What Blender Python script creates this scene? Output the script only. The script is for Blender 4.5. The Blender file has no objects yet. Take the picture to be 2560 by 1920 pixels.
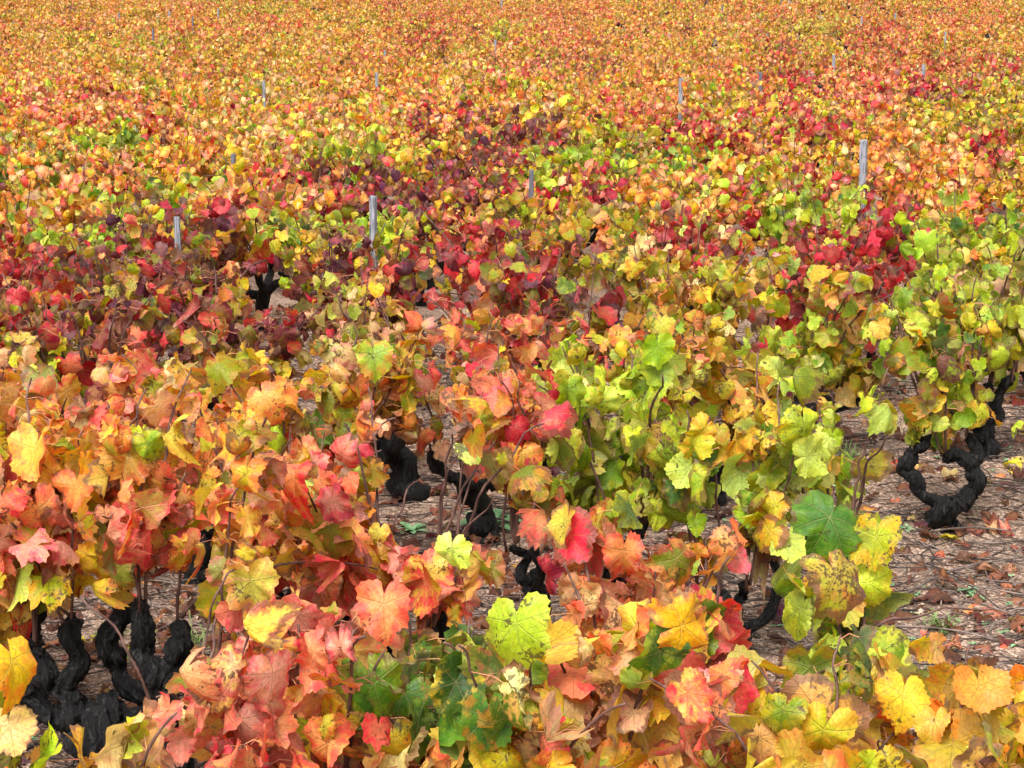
import bpy, math, random
import numpy as np
R = math.radians
rg = np.random.default_rng(7)

# ------------------------------------------------------------------ camera, world, sun, exposure
HC, PITCH, FPX = 2.45, R(12.2), 4978.0          # camera height, pitch below the horizon, focal length in px of a 2560 px frame
scene = bpy.context.scene
col = scene.collection
cd = bpy.data.cameras.new("camera"); cam = bpy.data.objects.new("camera", cd); col.objects.link(cam)
cd.sensor_width = 36; cd.lens = 70; cd.clip_start = 0.1; cd.clip_end = 2000
cam.location = (0, 0, HC); cam.rotation_euler = (math.pi/2 - PITCH, 0, 0)
scene.camera = cam

SUN_EL, SUN_AZ = 58, 205                        # soft light through an overcast sky
world = bpy.data.worlds.new("World"); scene.world = world; world.use_nodes = True
wn = world.node_tree.nodes; wl = world.node_tree.links
for n in list(wn): wn.remove(n)
sky = wn.new('ShaderNodeTexSky'); sky.sky_type = 'NISHITA'; sky.sun_disc = False
sky.sun_elevation = R(SUN_EL); sky.sun_rotation = R(SUN_AZ); sky.dust_density = 4; sky.air_density = 1.0
hs = wn.new('ShaderNodeHueSaturation'); hs.inputs['Saturation'].default_value = 0.12
bg = wn.new('ShaderNodeBackground'); bg.inputs['Strength'].default_value = 0.15
wo = wn.new('ShaderNodeOutputWorld')
wl.new(sky.outputs[0], hs.inputs['Color']); wl.new(hs.outputs[0], bg.inputs['Color']); wl.new(bg.outputs[0], wo.inputs[0])
sd = bpy.data.lights.new("sun", 'SUN'); sd.energy = 1.5; sd.angle = R(24); sd.color = (1, .955, .93)
sun = bpy.data.objects.new("sun", sd); col.objects.link(sun)
# sky: rotation 0 = +Y, clockwise seen from above
az = R(SUN_AZ); el = R(SUN_EL)
sdir = np.array([math.sin(az)*math.cos(el), math.cos(az)*math.cos(el), math.sin(el)])
from mathutils import Vector
sun.rotation_euler = Vector(-sdir).to_track_quat('-Z', 'Y').to_euler()
vs = scene.view_settings
vs.view_transform = 'Standard'; vs.look = 'None'; vs.exposure = 1.13; vs.gamma = 1; vs.use_curve_mapping = False
scene.render.engine = 'CYCLES'
scene.cycles.max_bounces = 8; scene.cycles.transmission_bounces = 4; scene.cycles.diffuse_bounces = 2

# ------------------------------------------------------------------ helpers
CP, SP = math.cos(PITCH), math.sin(PITCH)
def ground(px, py, z=0.0):
    """the point at height z seen at photo pixel (px, py) of the 2560x1920 photograph"""
    u, v = (px-1280)/FPX, (960-py)/FPX
    d = np.array([u, CP + v*SP, -SP + v*CP])
    t = (z-HC)/d[2]
    return d[0]*t, d[1]*t
def project(p):
    p = np.atleast_2d(p)
    f = p[:,1]*CP - (p[:,2]-HC)*SP
    u = p[:,1]*SP + (p[:,2]-HC)*CP
    f = np.maximum(f, .05)
    return 1280 + FPX*p[:,0]/f, 960 - FPX*u/f

def tag(o, label=None, cat=None, group=None, kind=None):
    if label: o['label'] = label
    if cat: o['category'] = cat
    if group: o['group'] = group
    if kind: o['kind'] = kind
    return o
def empty(name, loc, rz=0.0):
    o = bpy.data.objects.new(name, None); o.location = loc; o.rotation_euler = (0, 0, rz); o.empty_display_size = .05
    col.objects.link(o); return o
def link(name, me, parent=None):
    o = bpy.data.objects.new(name, me); col.objects.link(o)
    if parent is not None: o.parent = parent
    return o

class MB:
    """collects numpy vertex / face batches of one mesh"""
    def __init__(s): s.v = []; s.f = []; s.m = []; s.n = 0; s.att = {}
    def add(s, v, f, mat=0, **att):
        v = np.asarray(v, float); f = np.asarray(f, int)
        s.v.append(v); s.f.append(f + s.n); s.m.append(np.full(len(f), mat)); 
        for k, a in att.items(): s.att.setdefault(k, []).append((s.n, a))
        s.n += len(v)
    def mesh(s, name, mats, smooth=True):
        me = bpy.data.meshes.new(name)
        V = np.concatenate(s.v) if s.v else np.zeros((0, 3))
        me.vertices.add(len(V)); me.vertices.foreach_set('co', V.astype(np.float32).ravel())
        loops = np.concatenate([f.ravel() for f in s.f]); tot = np.concatenate([np.full(len(f), f.shape[1]) for f in s.f])
        me.loops.add(len(loops)); me.loops.foreach_set('vertex_index', loops.astype(np.int32))
        me.polygons.add(len(tot)); me.polygons.foreach_set('loop_start', np.concatenate([[0], np.cumsum(tot)[:-1]]).astype(np.int32))
        try: me.polygons.foreach_set('loop_total', tot.astype(np.int32))
        except Exception: pass
        me.polygons.foreach_set('material_index', np.concatenate(s.m).astype(np.int32))
        me.polygons.foreach_set('use_smooth', np.full(len(tot), smooth))
        for k, lst in s.att.items():
            w = lst[0][1].shape[1]
            arr = np.zeros((len(V), w), np.float32)
            for st, a in lst: arr[st:st+len(a)] = a
            if w == 4:
                at = me.attributes.new(k, 'FLOAT_COLOR', 'POINT'); at.data.foreach_set('color', arr.ravel())
            else:
                at = me.attributes.new(k, 'FLOAT_VECTOR', 'POINT'); at.data.foreach_set('vector', arr.ravel())
        for m in mats: me.materials.append(m)
        me.update(calc_edges=True)
        return me

def nrm(a):
    return a / np.maximum(np.linalg.norm(a, axis=-1, keepdims=True), 1e-9)

def tube(path, rad, sides=6, rough=0.0, rng=None, ridges=0.0, cap=True):
    """swept tube along path (K,3) with radius rad (K,), rough surface; returns verts, quads"""
    path = np.asarray(path, float); K = len(path); rad = np.broadcast_to(rad, (K,)).astype(float)
    tg = nrm(np.gradient(path, axis=0))
    ref = np.array([1.0, .17, .05]) if abs(tg[:,0]).mean() < .8 else np.array([0, 1.0, .1])
    a = nrm(np.cross(tg, ref)); b = np.cross(tg, a)
    th = np.linspace(0, 2*np.pi, sides, endpoint=False)
    rr = rad[:,None]*np.ones((K, sides))
    if rough and rng is not None:
        s = np.arange(K)[:,None]
        ph = rng.uniform(0, 6.28, 4)
        nz = rng.normal(0, 1, (K+6, sides)); nz = sum(nz[q:q+K] for q in range(6))/2.2
        rr = rr*(1 + ridges*np.sin(4*th[None]+s*.16+ph[0]) + ridges*.8*np.sin(7*th[None]-s*.11+ph[1]) + rough*nz + rough*.35*rng.normal(0, 1, (K, sides)))
    V = path[:,None] + rr[...,None]*(np.cos(th)[None,:,None]*a[:,None] + np.sin(th)[None,:,None]*b[:,None])
    V = V.reshape(-1, 3)
    i = np.arange(K-1)[:,None]*sides; j = np.arange(sides)[None]; j2 = (j+1) % sides
    F = np.stack([i+j, i+j2, i+sides+j2, i+sides+j], -1).reshape(-1, 4)
    if cap:
        V = np.vstack([V, path[:1]-tg[:1]*rad[0]*.5, path[-1:]+tg[-1:]*rad[-1]*.5])
        n = K*sides; jj = np.arange(sides); q = (jj+1) % sides
        F = np.vstack([F, np.stack([np.full(sides, n), q, jj, jj], -1)*0 + np.stack([np.full(sides, n), q, jj, np.full(sides, n)], -1)]) if False else F
        T = np.vstack([np.stack([np.full(sides, n), q, jj], -1), np.stack([np.full(sides, n+1), (K-1)*sides+jj, (K-1)*sides+q], -1)])
        return V, F, T
    return V, F, None
def add_tube(mb, *a, mat=0, att=None, **k):
    V, F, T = tube(*a, **k)
    att2 = {kk: np.tile(vv, (len(V), 1)) for kk, vv in (att or {}).items()}
    base = mb.n
    mb.add(V, F, mat, **att2)
    if T is not None:
        mb.f.append(T+base); mb.m.append(np.full(len(T), mat))

# ------------------------------------------------------------------ materials
def s2l(c):
    c = np.asarray(c, float)/255.0
    return np.where(c <= .04045, c/12.92, ((c+.055)/1.055)**2.4)
def mat_new(name):
    m = bpy.data.materials.new(name); m.use_nodes = True
    nt = m.node_tree
    for n in list(nt.nodes): nt.nodes.remove(n)
    return m, nt
class NT:
    def __init__(s, nt): s.nt = nt
    def n(s, t, **k):
        x = s.nt.nodes.new(t)
        for a, b in k.items(): setattr(x, a, b)
        return x
    def l(s, a, b): s.nt.links.new(a, b)
    def m(s, op, a, b=None, c=None):
        x = s.n('ShaderNodeMath', operation=op)
        for i, v in enumerate((a, b, c)):
            if v is None: continue
            if isinstance(v, (int, float)): x.inputs[i].default_value = v
            else: s.l(v, x.inputs[i])
        return x.outputs[0]
    def mix(s, fac, a, b, bt='MIX'):
        x = s.n('ShaderNodeMix', data_type='RGBA', blend_type=bt)
        for sock, v in ((x.inputs[0], fac), (x.inputs[6], a), (x.inputs[7], b)):
            if isinstance(v, (int, float)): sock.default_value = v
            elif isinstance(v, tuple): sock.default_value = (*v, 1)
            else: s.l(v, sock)
        return x.outputs[2]
    def noise(s, vec, scale, detail=3, rough=.5, out=0, dist=0):
        x = s.n('ShaderNodeTexNoise'); x.inputs['Scale'].default_value = scale; x.inputs['Detail'].default_value = detail
        x.inputs['Roughness'].default_value = rough; x.inputs['Distortion'].default_value = dist
        if vec is not None: s.l(vec, x.inputs['Vector'])
        return x.outputs[out]
    def ramp(s, f, lo, hi):
        x = s.n('ShaderNodeMapRange', interpolation_type='SMOOTHSTEP'); s.l(f, x.inputs[0])
        x.inputs[1].default_value = lo; x.inputs[2].default_value = hi; x.inputs[3].default_value = 0; x.inputs[4].default_value = 1
        return x.outputs[0]

def leaf_material(name, veins=True):
    m, nt = mat_new(name); g = NT(nt)
    a1 = g.n('ShaderNodeAttribute', attribute_name='c1'); a2 = g.n('ShaderNodeAttribute', attribute_name='c2')
    uv = g.n('ShaderNodeAttribute', attribute_name='leafuv')
    tc = g.n('ShaderNodeTexCoord')
    sp = g.n('ShaderNodeSeparateXYZ'); g.l(uv.outputs['Vector'], sp.inputs[0])
    X, Y, E = sp.outputs
    ob = tc.outputs['Object']
    n1 = g.noise(ob, 22, 3, .6)
    # edge colour creeps in from the margin, between the veins
    fac = g.ramp(g.m('ADD', g.m('MULTIPLY', E, .75), g.m('MULTIPLY', g.m('SUBTRACT', n1, .5), 1.9)), .28, .72)
    c = g.mix(fac, a1.outputs['Color'], a2.outputs['Color'])
    a3 = g.n('ShaderNodeAttribute', attribute_name='c3')
    n5 = g.noise(ob, 17, 4, .7, dist=.3)
    c = g.mix(g.m('MULTIPLY', g.ramp(g.m('ADD', n5, g.m('MULTIPLY', g.m('SUBTRACT', E, .5), .10)), .50, .62), .85), c, a3.outputs['Color'])
    bump_h = g.noise(ob, 60, 2, .5)
    if veins:
        ax = g.m('ABSOLUTE', X)
        th = g.m('ARCTAN2', ax, Y)
        r = g.m('SQRT', g.m('ADD', g.m('MULTIPLY', X, X), g.m('MULTIPLY', Y, Y)))
        best = None; sec = None
        for t0 in (0.0, .86, 1.8):
            dt = g.m('SUBTRACT', th, t0)
            d = g.m('ABSOLUTE', g.m('MULTIPLY', r, g.m('SINE', dt)))
            a = g.m('MULTIPLY', r, g.m('COSINE', dt))
            s_ = g.m('SUBTRACT', a, g.m('MULTIPLY', d, .9))
            if best is None: best, sec = d, s_
            else:
                less = g.m('LESS_THAN', d, best)
                sec = g.m('ADD', g.m('MULTIPLY', less, s_), g.m('MULTIPLY', g.m('SUBTRACT', 1.0, less), sec))
                best = g.m('MINIMUM', d, best)
        w = g.m('ADD', .004, g.m('MULTIPLY', g.m('SUBTRACT', 1.0, r), .009))
        vein = g.m('SUBTRACT', 1.0, g.ramp(g.m('DIVIDE', best, w), .5, 1.6))
        saw = g.m('ABSOLUTE', g.m('SUBTRACT', g.m('FRACT', g.m('MULTIPLY', sec, 8.5)), .5))
        v2 = g.m('SUBTRACT', 1.0, g.ramp(saw, .03, .10))
        vv = g.m('MAXIMUM', vein, g.m('MULTIPLY', v2, .4))
        # near the veins the blade keeps its first colour
        near_v = g.m('SUBTRACT', 1.0, g.ramp(best, .0, .09))
        c = g.mix(g.m('MULTIPLY', near_v, .5), c, a1.outputs['Color'])
        vc = g.mix(.45, a1.outputs['Color'], (.80, .62, .28))
        c = g.mix(g.m('MULTIPLY', vv, .30), c, vc)
        bump_h = g.m('ADD', g.m('MULTIPLY', bump_h, .6), g.m('MULTIPLY', vv, -.6))
    # fine mottling
    n2 = g.noise(ob, 120, 3, .6)
    mot = g.m('ADD', .50, g.m('MULTIPLY', n2, 1.0))
    mm = g.n('ShaderNodeMix', data_type='RGBA', blend_type='MULTIPLY'); mm.inputs[0].default_value = 1
    g.l(c, mm.inputs[6])
    cb = g.n('ShaderNodeCombineColor'); [g.l(mot, cb.inputs[i]) for i in range(3)]
    g.l(cb.outputs[0], mm.inputs[7]); c = mm.outputs[2]
    # dark blotches: amount is per leaf (alpha of c1)
    n3 = g.noise(ob, 95, 2, .5, dist=.4); n4 = g.noise(ob, 14, 2, .5)
    spot = g.ramp(g.m('ADD', g.m('ADD', n3, g.m('MULTIPLY', g.m('SUBTRACT', n4, .5), 1.1)), g.m('MULTIPLY', a1.outputs['Alpha'], .20)), .74, .84)
    c = g.mix(g.m('MULTIPLY', spot, .8), c, (.075, .035, .018))
    # dry rim: amount is per leaf (alpha of c2)
    rim = g.ramp(g.m('ADD', g.m('ADD', E, g.m('MULTIPLY', g.m('SUBTRACT', n1, .5), 1.2)), g.m('MULTIPLY', a2.outputs['Alpha'], .6)), 1.15, 1.3)
    c = g.mix(g.m('MULTIPLY', rim, .75), c, (.16, .075, .04))
    # paler underside of the blade
    geo = g.n('ShaderNodeNewGeometry')
    pale = g.mix(.14, c, (.50, .42, .30))
    c = g.mix(geo.outputs['Backfacing'], c, pale)
    pb = g.n('ShaderNodeBsdfPrincipled'); g.l(c, pb.inputs['Base Color'])
    pb.inputs['Roughness'].default_value = .5; pb.inputs['Specular IOR Level'].default_value = .4
    tr = g.n('ShaderNodeBsdfTranslucent')
    sat = g.n('ShaderNodeHueSaturation'); sat.inputs['Saturation'].default_value = 1.12; sat.inputs['Value'].default_value = 1.05; g.l(c, sat.inputs['Color'])
    g.l(sat.outputs[0], tr.inputs['Color'])
    bp = g.n('ShaderNodeBump'); bp.inputs['Strength'].default_value = .9; bp.inputs['Distance'].default_value = .005
    g.l(bump_h, bp.inputs['Height']); g.l(bp.outputs[0], pb.inputs['Normal'])
    ms = g.n('ShaderNodeMixShader'); ms.inputs[0].default_value = .36
    g.l(pb.outputs[0], ms.inputs[1]); g.l(tr.outputs[0], ms.inputs[2])
    o = g.n('ShaderNodeOutputMaterial'); g.l(ms.outputs[0], o.inputs[0])
    return m
LEAF = leaf_material('vine_leaf'); LEAF_FAR = leaf_material('vine_leaf_small', veins=False)

def simple(name, c1, c2, scale, rough=.8, bump=.3, dist=.01, stretch=None, lo=.35, hi=.65, spec=.3):
    m, nt = mat_new(name); g = NT(nt)
    tc = g.n('ShaderNodeTexCoord'); vec = tc.outputs['Object']
    if stretch:
        mp = g.n('ShaderNodeMapping'); mp.inputs['Scale'].default_value = stretch; g.l(vec, mp.inputs[0]); vec = mp.outputs[0]
    n = g.noise(vec, scale, 5, .65)
    c = g.mix(g.ramp(n, lo, hi), c1, c2)
    pb = g.n('ShaderNodeBsdfPrincipled'); g.l(c, pb.inputs['Base Color']); pb.inputs['Roughness'].default_value = rough
    pb.inputs['Specular IOR Level'].default_value = spec
    bp = g.n('ShaderNodeBump'); bp.inputs['Strength'].default_value = bump; bp.inputs['Distance'].default_value = dist
    g.l(n, bp.inputs['Height']); g.l(bp.outputs[0], pb.inputs['Normal'])
    o = g.n('ShaderNodeOutputMaterial'); g.l(pb.outputs[0], o.inputs[0])
    return m
BARK = simple('wet_black_bark', (.0016, .0014, .0014), (.085, .075, .074), 62, .6, 1.0, .03, (1, 1, .22), .52, .80, .35)  # pale ridges, black cracks: light and shade of the relief put into the colour
CANE = simple('cane_wood', (.045, .018, .014), (.16, .085, .065), 30, .6, .3, .002, (1, 1, .2))
PETIOLE = simple('petiole', (.45, .12, .09), (.55, .30, .12), 20, .5, .1, .001)
WOOD = simple('grey_weathered_wood', (.10, .10, .12), (.33, .335, .37), 30, .85, .9, .003, (5, 5, .3), .38, .60)
WOOD_D = simple('dark_weathered_wood', (.06, .057, .066), (.17, .165, .19), 26, .85, .8, .003, (6, 6, .35), .35, .62)
TWIG = simple('dry_twig', (.06, .042, .035), (.25, .19, .16), 9, .8, .3, .002)
TWIG_D = simple('damp_twig', (.018, .013, .011), (.09, .065, .055), 9, .7, .3, .002)
WEED = simple('weed_leaf', (.10, .24, .09), (.24, .42, .20), 30, .55, .3, .002)
GRASS = simple('grass_blade', (.10, .19, .04), (.22, .30, .09), 20, .6, .1, .002)
STRAW = simple('dry_grass', (.34, .25, .15), (.55, .43, .28), 20, .8, .1, .002)
STONE = simple('granite_grit', (.24, .15, .105), (.56, .40, .30), 60, .85, .4, .004)

def ground_material():
    m, nt = mat_new('sandy_granite_soil'); g = NT(nt)
    tc = g.n('ShaderNodeTexCoord'); v = tc.outputs['Object']
    big = g.noise(v, 1.3, 4, .6); mid = g.noise(v, 9, 4, .65); fine = g.noise(v, 90, 3, .6)
    c = g.mix(g.ramp(big, .35, .65), (.37, .25, .175), (.20, .128, .088))
    c = g.mix(g.m('MULTIPLY', g.ramp(mid, .48, .62), .9), c, (.17, .105, .07))
    vo = g.n('ShaderNodeTexVoronoi'); vo.inputs['Scale'].default_value = 85; g.l(v, vo.inputs['Vector'])
    sepc = g.n('ShaderNodeSeparateColor'); g.l(vo.outputs['Color'], sepc.inputs[0])
    c = g.mix(g.m('MULTIPLY', g.ramp(sepc.outputs[0], .55, .95), .8), c, (.60, .43, .33))
    c = g.mix(g.m('MULTIPLY', g.ramp(sepc.outputs[1], .7, .95), .8), c, (.12, .075, .055))
    c = g.mix(g.m('MULTIPLY', g.ramp(fine, .55, .7), .5), c, (.14, .09, .065))
    pb = g.n('ShaderNodeBsdfPrincipled'); g.l(c, pb.inputs['Base Color']); pb.inputs['Roughness'].default_value = .92
    pb.inputs['Specular IOR Level'].default_value = .2
    h = g.m('ADD', g.m('MULTIPLY', vo.outputs['Distance'], -1.0), g.m('MULTIPLY', fine, .8))
    bp = g.n('ShaderNodeBump'); bp.inputs['Strength'].default_value = .9; bp.inputs['Distance'].default_value = .012
    g.l(h, bp.inputs['Height']); g.l(bp.outputs[0], pb.inputs['Normal'])
    o = g.n('ShaderNodeOutputMaterial'); g.l(pb.outputs[0], o.inputs[0])
    return m
SOIL = ground_material()

# ------------------------------------------------------------------ ground
def gz(x, y):
    x = np.asarray(x, float); y = np.asarray(y, float)
    f = np.clip((y-9)/26, 0, 1); f = f*f*(3-2*f); g = np.clip((y-40)/55, 0, 1)
    return .02*np.sin(x*2.1+.7)*np.cos(y*1.7) + .012*np.sin(x*5.3+y*3.1) + .008*np.sin(y*9.2-x*6.7) - .26*f + .9*g*g*(3-2*g)
def build_ground():
    xs = np.concatenate([[-400, -120, -40, -20, -10, -6], np.arange(-4, 4.001, .06), [6, 10, 20, 40, 120, 400]])
    ys = np.concatenate([[-60, -20, -5, 0, 2], np.arange(3, 14, .06), np.arange(14, 36, .8), [38, 41, 45, 50, 55, 60, 65, 70, 75, 80, 86, 92, 100, 200, 700]])
    X, Y = np.meshgrid(xs, ys); 
    Z = gz(X, Y) + np.where((abs(X) < 4) & (Y > 3) & (Y < 14), rg.normal(0, .0035, X.shape), 0)
    V = np.stack([X, Y, Z], -1).reshape(-1, 3); nx = len(xs)
    i = np.arange(len(ys)-1)[:,None]*nx; j = np.arange(nx-1)[None]
    F = np.stack([i+j, i+j+1, i+nx+j+1, i+nx+j], -1).reshape(-1, 4)
    mb = MB(); mb.add(V, F); tag(link('ground', mb.mesh('ground', [SOIL])), kind='structure')
build_ground()

# ------------------------------------------------------------------ leaf colours
PAL = dict(
 lime=[((178,200,60),(200,205,80)),((150,182,52),(190,198,60)),((198,212,105),(212,214,100)),((120,155,42),(160,180,50)),((205,208,70),(225,200,70))],
 green=[((72,112,38),(100,135,42)),((95,132,45),(145,158,50)),((130,160,45),(190,180,50)),((60,95,40),(85,120,40))],
 olive=[((165,165,45),(195,150,50)),((142,148,40),(170,120,45)),((190,185,58),(228,160,62)),((122,122,38),(150,70,45)),((180,172,70),(200,140,75))],
 gold=[((230,190,68),(242,160,70)),((214,198,74),(240,172,78)),((244,200,108),(242,164,92)),((212,172,50),(224,126,56)),((226,198,78),(238,186,88)),((198,188,62),(228,160,68))],
 orange=[((248,176,90),(248,128,84)),((244,150,80),(242,105,75)),((228,195,75),(250,142,82)),((248,186,112),(250,146,105)),((200,188,62),(246,134,76)),((248,162,100),(242,112,84))],
 coral=[((252,165,110),(248,105,90)),((248,130,95),(240,75,78)),((252,185,125),(250,128,105)),((242,105,88),(222,58,75)),((240,195,90),(248,105,90)),((250,140,125),(240,85,100)),((250,172,148),(244,112,112))],
 crimson=[((200,48,58),(172,22,48)),((226,70,80),(192,35,62)),((150,28,46),(108,22,46)),((218,92,98),(190,38,68)),((170,60,45),(180,25,48))],
 maroon=[((118,56,52),(104,28,48)),((98,42,58),(80,28,55)),((135,118,50),(122,42,54)),((155,78,88),(112,38,66)),((140,82,50),(130,38,50))],
 peach=[((245,208,140),(238,168,125)),((238,184,135),(220,135,115)),((250,218,150),(240,192,125)),((226,194,130),(226,152,132))],
 brown=[((150,95,68),(110,68,54)),((120,75,60),(90,54,48)),((178,122,95),(132,80,68))])
PKEYS = list(PAL)
MIX = dict(
 lime=dict(lime=.66, green=.12, gold=.12, olive=.06, peach=.03, brown=.01),
 green=dict(green=.45, lime=.34, olive=.15, gold=.04, brown=.02),
 olive=dict(olive=.44, gold=.16, lime=.22, orange=.06, maroon=.04, peach=.05, brown=.03),
 gold=dict(gold=.50, lime=.20, orange=.12, olive=.08, peach=.08, brown=.02),
 orange=dict(orange=.44, gold=.15, coral=.13, olive=.11, peach=.10, lime=.05, brown=.02),
 coral=dict(coral=.48, orange=.16, peach=.10, crimson=.07, olive=.09, gold=.07, brown=.03),
 crimson=dict(crimson=.48, coral=.16, maroon=.12, olive=.10, orange=.06, lime=.05, peach=.03),
 maroon=dict(maroon=.46, crimson=.14, olive=.18, green=.03, coral=.05, brown=.04, orange=.04),
 peach=dict(peach=.32, gold=.26, orange=.18, lime=.14, olive=.05, coral=.05),
 limegold=dict(lime=.56, gold=.14, green=.09, olive=.12, peach=.05, orange=.02, brown=.02),
 mixed=dict(orange=.28, gold=.19, olive=.13, coral=.14, peach=.13, lime=.10, maroon=.02, brown=.01))
ALB = .90
def colours(keys, rng):
    """keys: array of palette names per leaf -> c1, c2 (N,4)"""
    N = len(keys); c1 = np.zeros((N, 4)); c2 = np.zeros((N, 4))
    for k in sorted(set(keys.tolist())):
        idx = np.nonzero(keys == k)[0]; L = PAL[k]
        a = np.array([s2l(p[0]) for p in L]); b = np.array([s2l(p[1]) for p in L])
        q = rng.integers(0, len(L), len(idx)); t = rng.uniform(0, .35, (len(idx), 1)); q2 = rng.integers(0, len(L), len(idx))
        c1[idx, :3] = a[q]*(1-t)+a[q2]*t; c2[idx, :3] = b[q]*(1-t)+b[q2]*t
        sp = {'lime':.30, 'gold':.40, 'olive':.55, 'green':.15, 'orange':.35, 'maroon':.55, 'peach':.45, 'brown':.8}.get(k, .25)
        c1[idx, 3] = np.clip(rng.normal(sp-.25, .35, len(idx)), 0, 1)
        c2[idx, 3] = np.clip(rng.normal(.22, .32, len(idx)), 0, 1)
    v = rng.normal(1, .21, (N, 1)).clip(.45, 1.4); h = rng.normal(1, .08, (N, 3))
    for c_ in (c1, c2):
        lum = c_[:, :3].mean(1, keepdims=True); c_[:, :3] = (lum + (c_[:, :3]-lum)*1.09).clip(.004)
    c1[:, :3] = (c1[:, :3]*v*h*ALB).clip(.004, .88); c2[:, :3] = (c2[:, :3]*v*h*ALB).clip(.004, .88)
    return c1, c2
def draw_keys(mix, N, rng):
    ks = list(mix); p = np.array([mix[k] for k in ks]); return rng.choice(np.array(ks), N, p=p/p.sum())

# ------------------------------------------------------------------ leaf shapes
def leaf_templates(n_out, rings, nvar, rng, teeth=True):
    """grape leaf outlines around the petiole joint, tip at +Y. Returns P (nvar, V, 3) = x, y, edge and triangles"""
    kt = np.array([0, .42, .86, 1.32, 1.8, 2.4, 2.9, 3.14]); out = []
    for v in range(nvar):
        kr = np.array([.665, .60, .635, .57, .585, .54, .43, .11])*rng.uniform(.94, 1.06, 8)
        d = (-.13 if v == 0 else rng.uniform(-.04, .03)); kr[1] += d; kr[3] += d*.8
        th = np.linspace(-math.pi, math.pi, n_out, endpoint=False) + math.pi/n_out
        r = np.interp(np.abs(th), kt, kr)
        if teeth:
            tooth = np.where(np.arange(n_out) % 2 == 0, 1.035, .965); r = r*tooth*rng.uniform(.97, 1.03, n_out)
        else: r = r*rng.uniform(.86, 1.12, n_out)*np.where(np.abs(th) > 2.95, .55, 1)
        pts = [[0, 0, 0]]
        for fr in rings:
            rr = r if fr == 1 else r*fr*1.0
            e = np.full(n_out, fr)
            pts += list(np.stack([rr*np.sin(th), rr*np.cos(th), e], -1))
        out.append(np.array(pts))
    T = []
    for j in range(n_out): T.append((0, 1+(j+1) % n_out, 1+j))
    for k in range(len(rings)-1):
        a, b = 1+k*n_out, 1+(k+1)*n_out
        for j in range(n_out):
            j2 = (j+1) % n_out
            T += [(a+j, a+j2, b+j2), (a+j, b+j2, b+j)]
    return np.array(out), np.array(T)
LOD = [leaf_templates(52, (.42, .75, 1), 14, rg), leaf_templates(26, (.55, 1), 6, rg), leaf_templates(16, (.55, 1), 6, rg, False), leaf_templates(9, (1,), 6, rg, False)]

def add_leaves(mb, lod, pos, nor, tip, size, curl, c1, c2, rng, mat=0):
    TP, T = LOD[lod]; N = len(pos)
    if N == 0: return
    P = TP[rng.integers(0, len(TP), N)].copy(); V = P.shape[1]
    x, y, e = P[..., 0].copy(), P[..., 1].copy(), P[..., 2]
    x *= rng.uniform(.86, 1.14, (N, 1))
    th0 = np.arctan2(x, y); ph = rng.uniform(0, 6.3, (4, N, 1))
    k = 1 + rng.uniform(0, .11, (N, 1))*np.sin(2*th0+ph[0]) + rng.uniform(0, .06, (N, 1))*np.sin(3*th0+ph[1]) + rng.uniform(0, .045, (N, 1))*np.sin(6*th0+ph[2]) + rng.uniform(0, .035, (N, 1))*np.sin(11*th0+ph[3])*e
    x *= k; y *= k
    curl = curl + (rng.uniform(0, 1, N) < .30)*rng.uniform(.3, 1.0, N)
    r = np.hypot(x, y); th = np.arctan2(x, y)
    fold = rng.normal(.16, .24, (N, 1)) + curl[:, None]*.85*rng.choice([-1, 1], (N, 1))
    cup = rng.normal(-.22, .40, (N, 1)) - curl[:, None]*.9
    wav = rng.uniform(.04, .17, (N, 1)) + curl[:, None]*.12
    z = fold*np.abs(x)*.8 + cup*r*r + wav*np.sin(3*th+rng.uniform(0, 6.3, (N, 1)))*r*e + wav*.85*np.sin(7*th+rng.uniform(0, 6.3, (N, 1)))*r*e*e
    z += rng.normal(0, .55, (N, 1))*x*y
    bend = rng.normal(-.1, .3, (N, 1)) - curl[:, None]*.5
    z += bend*np.maximum(y, 0)**2
    shrink = 1 - np.clip(np.abs(fold)*.28, 0, .4)
    x = x*shrink
    n = nrm(nor); t = tip - n*np.sum(tip*n, -1, keepdims=True); t = nrm(t); s = np.cross(t, n)
    W = pos[:, None] + size[:, None, None]*(x[..., None]*s[:, None] + y[..., None]*t[:, None] + z[..., None]*n[:, None])
    uv = P.reshape(-1, 3)
    F = (T[None] + (np.arange(N)*V)[:, None, None]).reshape(-1, 3)
    q3 = rng.integers(0, N, N); w3 = rng.uniform(.25, .85, (N, 1)); c3 = c1*(1-w3) + np.where(rng.uniform(0, 1, (N, 1)) < .5, c1[q3], c2[q3])*w3
    mb.add(W.reshape(-1, 3), F, mat, c3=np.repeat(c3, V, 0), c1=np.repeat(c1, V, 0), c2=np.repeat(c2, V, 0), leafuv=uv)

# ------------------------------------------------------------------ the anatomy of a vine
def smooth_path(pts, k):
    pts = np.asarray(pts, float); t = np.linspace(0, len(pts)-1, k); i = np.clip(t.astype(int), 0, len(pts)-2); f = (t-i)[:, None]
    p0 = pts[np.clip(i-1, 0, len(pts)-1)]; p1 = pts[i]; p2 = pts[i+1]; p3 = pts[np.clip(i+2, 0, len(pts)-1)]
    return .5*((2*p1)+(-p0+p2)*f+(2*p0-5*p1+4*p2-p3)*f**2+(-p0+3*p1-3*p2+p3)*f**3)

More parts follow.
